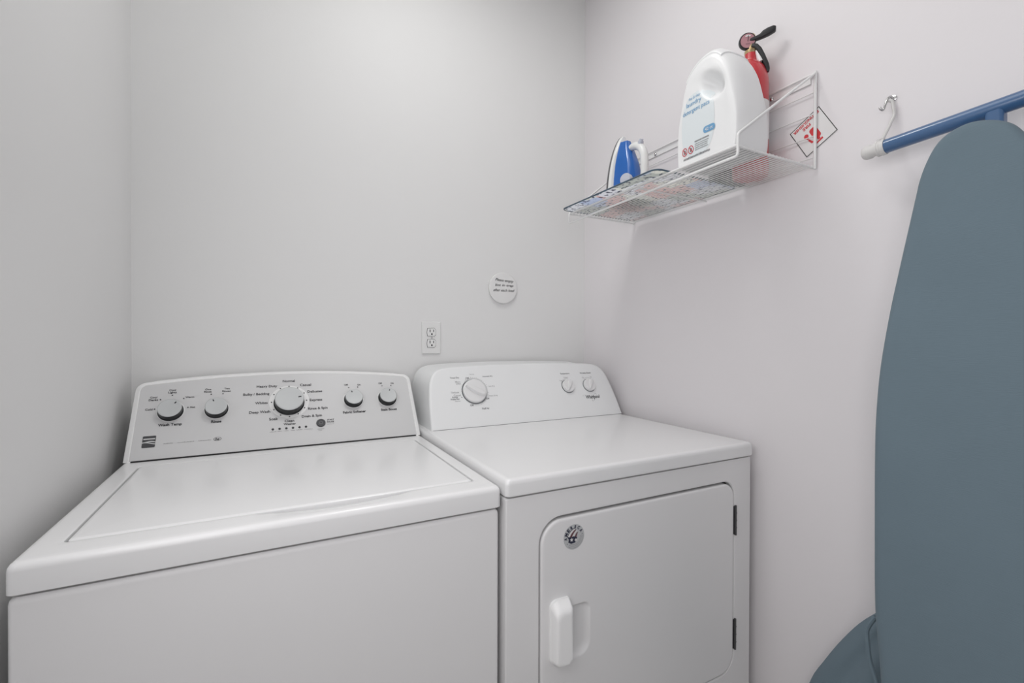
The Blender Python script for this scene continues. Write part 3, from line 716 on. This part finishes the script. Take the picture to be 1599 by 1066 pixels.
# label, laid on the face
def onface(u, z, h=.0007): return Vector((JX0+jface(u, z)-h, JY1-u, JZ+z))
bm = bmesh.new(); NR = 10; NS = 40; rings = []
cu, cz_ = .064, .088
for i in range(1, NR+1):
    t = i/NR; ring = []
    for k in range(NS):
        a = 2*pi*k/NS; ru = .048*(abs(cos(a))**.8)*(1 if cos(a) > 0 else -1); rz = .076*(abs(sin(a))**.8)*(1 if sin(a) > 0 else -1)
        ring.append(onface(cu+ru*t, cz_+rz*t, .0005))
    rings.append(ring)
loft(bm, rings, True, False); obj('label_film', bm, LABELM, jug, fix=False)
mp = lambda a, b: onface(a, b, .0012)
bm = bmesh.new()
text(bm, None, 'free & clear', .056, .154, .034, bold=0, map=mp, height=.007)
text(bm, None, 'laundry', .054, .140, .044, bold=.005, map=mp, height=.0135)
text(bm, None, 'detergent pacs', .060, .123, .078, bold=.005, map=mp, height=.0135)
obj('label_title', bm, INKB, jug, fix=False, label='blue title lettering on the jug label')
def mdisc(bm, cu, cz, ru, rz, mi, seg=24, ring=0):
    V = [bm.verts.new(onface(cu+ru*cos(2*pi*k/seg), cz+rz*sin(2*pi*k/seg), .0013)) for k in range(seg)]
    if ring:
        V2 = [bm.verts.new(onface(cu+ru*ring*cos(2*pi*k/seg), cz+rz*ring*sin(2*pi*k/seg), .0013)) for k in range(seg)]
        for k in range(seg): bm.faces.new((V[k], V[(k+1) % seg], V2[(k+1) % seg], V2[k])).material_index = mi
    else: bm.faces.new(V).material_index = mi
bm = bmesh.new()
V = [bm.verts.new(onface(.098+(a), .064+b, .0012)) for a, b in rrect(-.016, .016, -.0075, .0075, .0072, 6)]; bm.faces.new(V)
text(bm, None, '42 ct', .098, .064, .021, bold=.01, map=lambda a, b: onface(a, b, .0018), height=.007, mi=1)
obj('count_badge', bm, [INKB, SIGNW], jug, fix=False, label='blue oval badge on the jug')
bm = bmesh.new()
for c in (.026, .045):
    mdisc(bm, c, .0335, .0082, .0098, 0, ring=.80)
    pts = [(c-.0060, .0405), (c-.0048, .0415), (c+.0060, .0265), (c+.0048, .0255)]
    bm.faces.new([bm.verts.new(onface(a, b, .0015)) for a, b in pts])
    pts = [(c-.003, .0285), (c+.0035, .0285), (c+.003, .036), (c, .0385), (c-.003, .036)]
    bm.faces.new([bm.verts.new(onface(a, b, .0012)) for a, b in pts]).material_index = 1
obj('warning_symbols', bm, [INKR, INKG], jug, fix=False, label='two red crossed-circle warning symbols')
bm = bmesh.new()
for z in (.046, .0405, .036, .0315, .027):
    x = .057; wd = .040 if z > .044 else .036
    while x < .057+wd:
        qq = random.uniform(.0012, .003); hh = .0032 if z > .044 else .0018
        bm.faces.new([bm.verts.new(onface(a, b, .0012)) for a, b in ((x, z), (x+qq, z), (x+qq, z+hh), (x, z+hh))]); x += qq+.0008
x = .022
while x < .098:
    qq = random.uniform(.0015, .0035); bm.faces.new([bm.verts.new(onface(a, b, .0012)) for a, b in ((x, .0135), (x+qq, .0135), (x+qq, .0135+random.choice((.004, .0052))), (x, .0175))]); x += qq+.001
obj('fine_print', bm, INKG, jug, fix=False)

# ------------------------------------------------------------------ fire extinguisher
EX, EY, EZ = 1.1100, .7930, SZ+.0042
ex = thing('fire_extinguisher', 'red fire extinguisher with black handle levers standing behind the detergent jug', 'fire extinguisher', (EX, EY, EZ))
bm = bmesh.new()
lathe(bm, [(.030, .004), (.036, 0), (.041, .002), (.0425, .010), (.0425, .228), (.0420, .244), (.0390, .262), (.0330, .279), (.0240, .292), (.0160, .299), (.0145, .305), (.0140, .322)], (EX, EY, EZ), (0, 0, 1), (1, 0, 0), 40)
obj('cylinder', bm, RED, ex)
bm = bmesh.new(); lathe(bm, [(.0428, .09), (.0431, .092), (.0431, .185), (.0428, .187)], (EX, EY, EZ), (0, 0, 1), (1, 0, 0), 40, cap0=False, cap1=False); obj('label_band', bm, SIGNW, ex)
bm = bmesh.new(); lathe(bm, [(.0142, .320), (.0150, .323), (.0150, .328), (.0115, .331), (.011, .366), (.008, .371)], (EX, EY, EZ), (0, 0, 1), (1, 0, 0), 24); obj('valve', bm, BRASS, ex)
gn = Vector((-.66, -.74, -.12)).normalized(); gc = Vector((EX-.006, EY-.008+.016, EZ+.352)); 
bm = bmesh.new(); lathe(bm, [(.009, -.004), (.0185, .002), (.0202, .004), (.0202, .0125), (.0190, .0145), (.0172, .0135)], gc, gn, (0, 0, 1), 36); gg = obj('gauge', bm, BLACKP, ex)
bm = bmesh.new(); lathe(bm, [(.0172, .0132), (.0170, .0142), (.001, .0148)], gc, gn, (0, 0, 1), 36); obj('gauge_face', bm, GAUGE, gg)
gy = (Vector((0, 0, 1))-gn*gn.z).normalized(); pg_ = Plane(gc+gn*.0149, gy.cross(gn), gy); bm = bmesh.new()
pring(bm, pg_, 0, 0, .010, .0135, .0003, 0, 20, a0=radians(60), a1=radians(120)); pline(bm, pg_, 0, -.002, .001, .012, .0014, .0006, 1); pline(bm, pg_, -.005, -.008, .005, -.008, .001, .0004, 1)
obj('gauge_marks', bm, [SIGNW, INK], gg, fix=False)
ld = Vector((.55, -.83, 0)).normalized()
def lever(name, pts, ws, ts):
    bm = bmesh.new(); L = []; side = Vector((ld.y, -ld.x, 0)).normalized()
    for i, (s, z) in enumerate(pts):
        P = Vector((EX-.004, EY-.006, EZ))+ld*s+Vector((0, 0, z))
        a = pts[max(0, i-1)]; b = pts[min(len(pts)-1, i+1)]; T = (ld*(b[0]-a[0])+Vector((0, 0, b[1]-a[1]))).normalized(); N = side.cross(T).normalized()
        L.append([P+side*u_*ws[i]+N*v_*ts[i] for u_, v_ in rrect(-1, 1, -1, 1, .6, 3)])
    loft(bm, L); obj(name, bm, BLACKP, ex, sharp=50)
lever('squeeze_lever', [(-.006, .352), (.010, .354), (.020, .356), (.028, .360), (.038, .363), (.050, .366), (.054, .366)], [.007, .007, .007, .008, .0085, .008, .006], [.005, .005, .006, .0085, .009, .0075, .005])
lever('carry_lever', [(.000, .338), (.009, .334), (.017, .323), (.024, .306), (.030, .289), (.034, .278), (.036, .268), (.036, .262)], [.006, .007, .0075, .008, .008, .008, .007, .005], [.005, .006, .006, .006, .006, .0055, .005, .003])
bm = bmesh.new(); tube(bm, [(EX+.006, EY-.024, EZ+.290), (EX+.005, EY-.018, EZ+.312), (EX+.002, EY-.010, EZ+.334)], [.0075, .0065, .004], 12); obj('nozzle', bm, SIGNW, ex)

# ------------------------------------------------------------------ clothes iron standing on its heel
IX, IY, IZ = 1.006, 1.172, TZ+.0012
ir = thing('clothes_iron', 'blue and white steam iron standing on its heel at the far end of the shelf', 'iron', (IX, IY, IZ))
def hw(t):                                     # half width of the sole at height t (0 heel, 1 tip)
    return .058*(1-max(0, t)**2.1)**.72 if t < 1 else 0
IH = .222
def iron_loop(t, y0, y1, k, kb=None, tw=1.0):
    h_ = max(.0006, hw(t)*k*tw); hb = h_ if kb is None else max(.0005, h_*kb)
    y0_, y1_ = IY+y0, IY+y1; z = IZ+.004+t*IH
    m_ = (y0_-y1_)*.28
    return [(IX+h_, y0_, z), (IX-h_, y0_, z), (IX-(h_*.6+hb*.4), y0_-m_, z), (IX-(h_*.25+hb*.75), y1_+m_, z), (IX-hb*.82, y1_, z), (IX+hb*.82, y1_, z), (IX+(h_*.25+hb*.75), y1_+m_, z), (IX+(h_*.6+hb*.4), y0_-m_, z)]
ts = [0, .06, .12, .2, .3, .4, .5, .6, .7, .78, .85, .9, .94, .97, .99, 1.0]
bm = bmesh.new(); loft(bm, [iron_loop(t, .003, -.002, 1.03) for t in ts]); obj('soleplate', bm, SOLE, ir, sharp=50)
bm = bmesh.new(); loft(bm, [iron_loop(t*.985, -.0022, -.0135-.004*(1-t), .99, .93) for t in ts]); obj('skirt', bm, IRONW, ir, sharp=50)
bm = bmesh.new()
dep = lambda t: .020+.050*(1-t)**.55 if t < .62 else .020+.050*(.38)**.55*max(0, (1-t)/.38)**1.0
loft(bm, [iron_loop(t*.90, -.0145, -.0145-dep(t), .80, .52) for t in ts[:-1]]); obj('water_tank', bm, IRONB, ir, sharp=60, label='glossy blue water tank of the iron')
bm = bmesh.new()
hp = catmull([(IX, IY-.035, IZ+.170), (IX, IY-.052, IZ+.176), (IX, IY-.078, IZ+.170), (IX, IY-.098, IZ+.148), (IX, IY-.105, IZ+.11), (IX, IY-.104, IZ+.07), (IX, IY-.098, IZ+.036), (IX, IY-.078, IZ+.022), (IX, IY-.05, IZ+.020)], 5)
tube(bm, hp, [.008+.004*min(1, i/8) for i in range(len(hp))], 14); obj('handle', bm, IRONW, ir, sharp=60)
bm = bmesh.new(); loft(bm, [[(a, b, z) for a, b in rrect(IX-.045+i, IX+.045-i, IY-.108+i, IY-.016-i, .012)] for i, z in ((.004, IZ), (0, IZ+.004), (0, IZ+.020), (.006, IZ+.026))]); obj('heel', bm, IRONW, ir)
bm = bmesh.new(); lathe(bm, [(.019, 0), (.019, .010), (.016, .014), (.001, .015)], (IX-.030, IY-.062, IZ+.066), (-1, -.35, 0), (0, 0, 1), 32); obj('temperature_dial', bm, IRONT, ir, label='pale translucent dial of the iron')
bm = bmesh.new(); lathe(bm, [(.008, 0), (.0085, .012), (.006, .016), (.006, .02)], (IX, IY-.085, IZ+.168), (-.2, -.5, .8), (1, 0, 0), 20); obj('steam_button', bm, IRONT, ir)
bm = bmesh.new(); cp = catmull([(IX, IY-.104, IZ+.03), (IX+.01, IY-.124, IZ+.05), (IX+.03, IY-.128, IZ+.075), (IX+.05, IY-.112, IZ+.06), (IX+.062, IY-.09, IZ+.02), (IX+.066, IY-.07, IZ+.004)], 6)
tube(bm, cp, .0033, 8); obj('cord', bm, IRONW, ir)

# ------------------------------------------------------------------ ironing board by the right edge
IBX = 1.030
ib = thing('ironing_board', 'tall ironing board with a teal cover standing upright against the right wall', 'ironing board', (1.06, .315, 0))
LE = [(.3250, 1.5755), (.3450, 1.5775), (.3680, 1.5705), (.3850, 1.5560), (.3985, 1.5300), (.4080, 1.5010), (.4144, 1.4687), (.4377, 1.345), (.452, 1.265), (.4655, 1.170), (.4720, 1.09), (.4745, 1.0052), (.4740, .85), (.4720, .70), (.4640, .60), (.458, .50), (.452, .35), (.447, .26), (.430, .225), (.38, .21)]
RI = [(.250, .21), (.20, .225), (.183, .26), (.178, .35), (.172, .50), (.166, .60), (.163, .70), (.160, .85), (.160, 1.0052), (.165, 1.09), (.172, 1.17), (.186, 1.265), (.201, 1.345), (.232, 1.4687), (.250, 1.501), (.268, 1.522), (.287, 1.5520), (.305, 1.5670)]
bo = [tuple(p) for p in catmull([Vector(p) for p in LE+RI], 5, cyc=True)]
bc = Vector((.317, .9))
def bl(i, x):
    out = []
    n = len(bo)
    for k, (a, b) in enumerate(bo):
        pa = Vector(bo[(k-1) % n]); pb = Vector(bo[(k+1) % n]); T = (pb-pa).normalized(); N = Vector((T.y, -T.x))
        if N.dot(bc-Vector((a, b))) < 0: N = -N
        q_ = Vector((a, b))+N*i; out.append((x, q_.x, q_.y))
    return out
bm = bmesh.new()
loft(bm, [bl(.022, IBX+.024), bl(.008, IBX+.023), bl(.001, IBX+.019), bl(0, IBX+.013), bl(.0015, IBX+.007), bl(.006, IBX+.002), bl(.012, IBX), bl(.022, IBX-.0006)])
obj('board_cover', bm, TEAL, ib, sharp=60, label='smooth teal fabric cover over the padded board')
# loose fold of the cover hanging behind the lower edge
bm = bmesh.new(); NU, NV = 26, 30; G = []
for j in range(NV+1):
    t = j/NV; z = .69-.50*t
    ed_ = catmull([Vector((.47, .69)), Vector((.506, .648)), Vector((.540, .605)), Vector((.578, .543)), Vector((.610, .482)), Vector((.637, .425)), Vector((.655, .35)), Vector((.65, .26)), Vector((.62, .19))], 12)
    row = []
    i0 = next((i for i in range(len(ed_)-1) if ed_[i+1].y <= z), len(ed_)-2); qa, qb = ed_[i0], ed_[i0+1]; e = qa.x+(qb.x-qa.x)*min(1, max(0, (qa.y-z)/(qa.y-qb.y)))
    for i in range(NU+1):
        s = i/NU; y = .43+(e-.43)*s
        x = 1.066+.045*s+.010*sin(s*9+t*5)*(s*(1-s)*3.2)*(t+.1)+.005*sin(s*17-t*11)*s*(1-s)*3+.012*(s**6)
        row.append(Vector((x, y, z)))
    G.append(row)
def sheetmesh(bm, G, th):
    A = [[bm.verts.new(p) for p in r] for r in G]; Bv = [[bm.verts.new(p+Vector((th, 0, 0))) for p in r] for r in G]
    m, n = len(G), len(G[0])
    for a in range(m-1):
        for b in range(n-1):
            bm.faces.new((A[a][b], A[a][b+1], A[a+1][b+1], A[a+1][b])); bm.faces.new((Bv[a][b], Bv[a+1][b], Bv[a+1][b+1], Bv[a][b+1]))
    for a in range(m-1):
        for b in (0, n-1): bm.faces.new((A[a][b], A[a+1][b], Bv[a+1][b], Bv[a][b]))
    for b in range(n-1):
        for a in (0, m-1): bm.faces.new((A[a][b], Bv[a][b], Bv[a][b+1], A[a][b+1]))
sheetmesh(bm, G, .0025)
obj('cover_skirt', bm, TEAL, ib, sharp=70, label='loose teal fold of the cover hanging beside the lower edge')
bm = bmesh.new(); hm = catmull([(1.0545, .478, .672), (1.054, .4915, .640), (1.053, .4900, .610), (1.053, .4860, .580), (1.053, .474, .540), (1.053, .466, .48), (1.053, .455, .38)], 6)
tube(bm, hm, .0042, 8); obj('cover_hem', bm, TEAL, ib)
# folded leg frame between board and wall
bm = bmesh.new(); ta, tb = Vector((1.103, .494, 1.6030)), Vector((1.103, .115, 1.6205)); td = (tb-ta)
mid = [ta+td*k/12 for k in range(13)]
tube(bm, mid, .0138, 24); obj('foot_tube', bm, BLUET, ib, label='glossy blue foot tube across the top of the board')
for e_, s_ in ((ta, -1), (tb, 1)):
    d_ = td.normalized()*s_
    bm = bmesh.new(); lathe(bm, [(.0152, -.006), (.0158, -.004), (.0158, .001), (.0148, .002), (.0148, .005), (.0158, .006), (.0158, .009), (.0125, .010), (.0125, .018), (.0140, .020), (.0140, .030), (.011, .0345), (.003, .036)], e_, d_, (0, 0, 1), 28)
    obj('foot_cap', bm, CAP, ib, label='pale plastic end cap')
bm = bmesh.new(); bx_ = [(1.092, .284, 1.612), (1.092, .284, 1.50), (1.092, .29, 1.0), (1.092, .30, .50)]
loft(bm, [[(1.103+a*.012, y+b*.012, z) for a, b in rrect(-1, 1, -1, 1, .5, 4)] for x, y, z in ((0, .328, 1.605), (0, .326, 1.3), (0, .316, .8), (0, .312, .42))])
obj('leg_tube', bm, BLUET, ib)
bm = bmesh.new(); box(bm, (1.060, .300, .44), (1.115, .335, .52), .004)
obj('pivot_bracket', bm, STEEL, ib)
for yy in (.20, .43):
    bm = bmesh.new(); tube(bm, [(1.103, yy, .16), (1.103, yy+(.316-yy)*.45, .52), (1.103, yy+(.316-yy)*.5, .9)], .009, 14); obj('rear_leg', bm, BLUET, ib)
bm = bmesh.new(); tube(bm, [(1.103, .14, .012), (1.103, .49, .012)], .0115, 16); obj('rear_foot_tube', bm, BLUET, ib)
for yy in (.20, .43):
    bm = bmesh.new(); tube(bm, [(1.103, yy, .012), (1.103, yy, .17)], .009, 12); obj('rear_leg', bm, BLUET, ib)
# hook that holds the foot tube
hk = thing('wall_hook', 'silver hook with white wire hanger on the right wall above the blue tube', 'hook', (XR, .508, 1.715))
bm = bmesh.new()
tube(bm, catmull([(XR-.001, .5050, 1.7230), (XR-.010, .5065, 1.7250), (XR-.017, .5080, 1.7190), (XR-.020, .5105, 1.7090), (XR-.022, .5135, 1.6980), (XR-.026, .5165, 1.6985), (XR-.028, .5170, 1.7030)], 5), .0022, 10)
lathe(bm, [(.0065, 0), (.0065, .0015), (.003, .003)], (XR-.0002, .5050, 1.7230), (-1, 0, 0), (0, 1, 0), 20)
obj('screw_hook', bm, CHROME, hk)
bm = bmesh.new()
tube(bm, smooth_path([(XR-.017, .5120, 1.7170), (XR-.012, .5020, 1.7150), (XR-.010, .4985, 1.6840), (XR-.020, .5060, 1.6550), (XR-.040, .5080, 1.6270), (XR-.062, .505, 1.6215)], .008, 5), .0032, 10)
obj('hanger_wire', bm, CAP, hk)
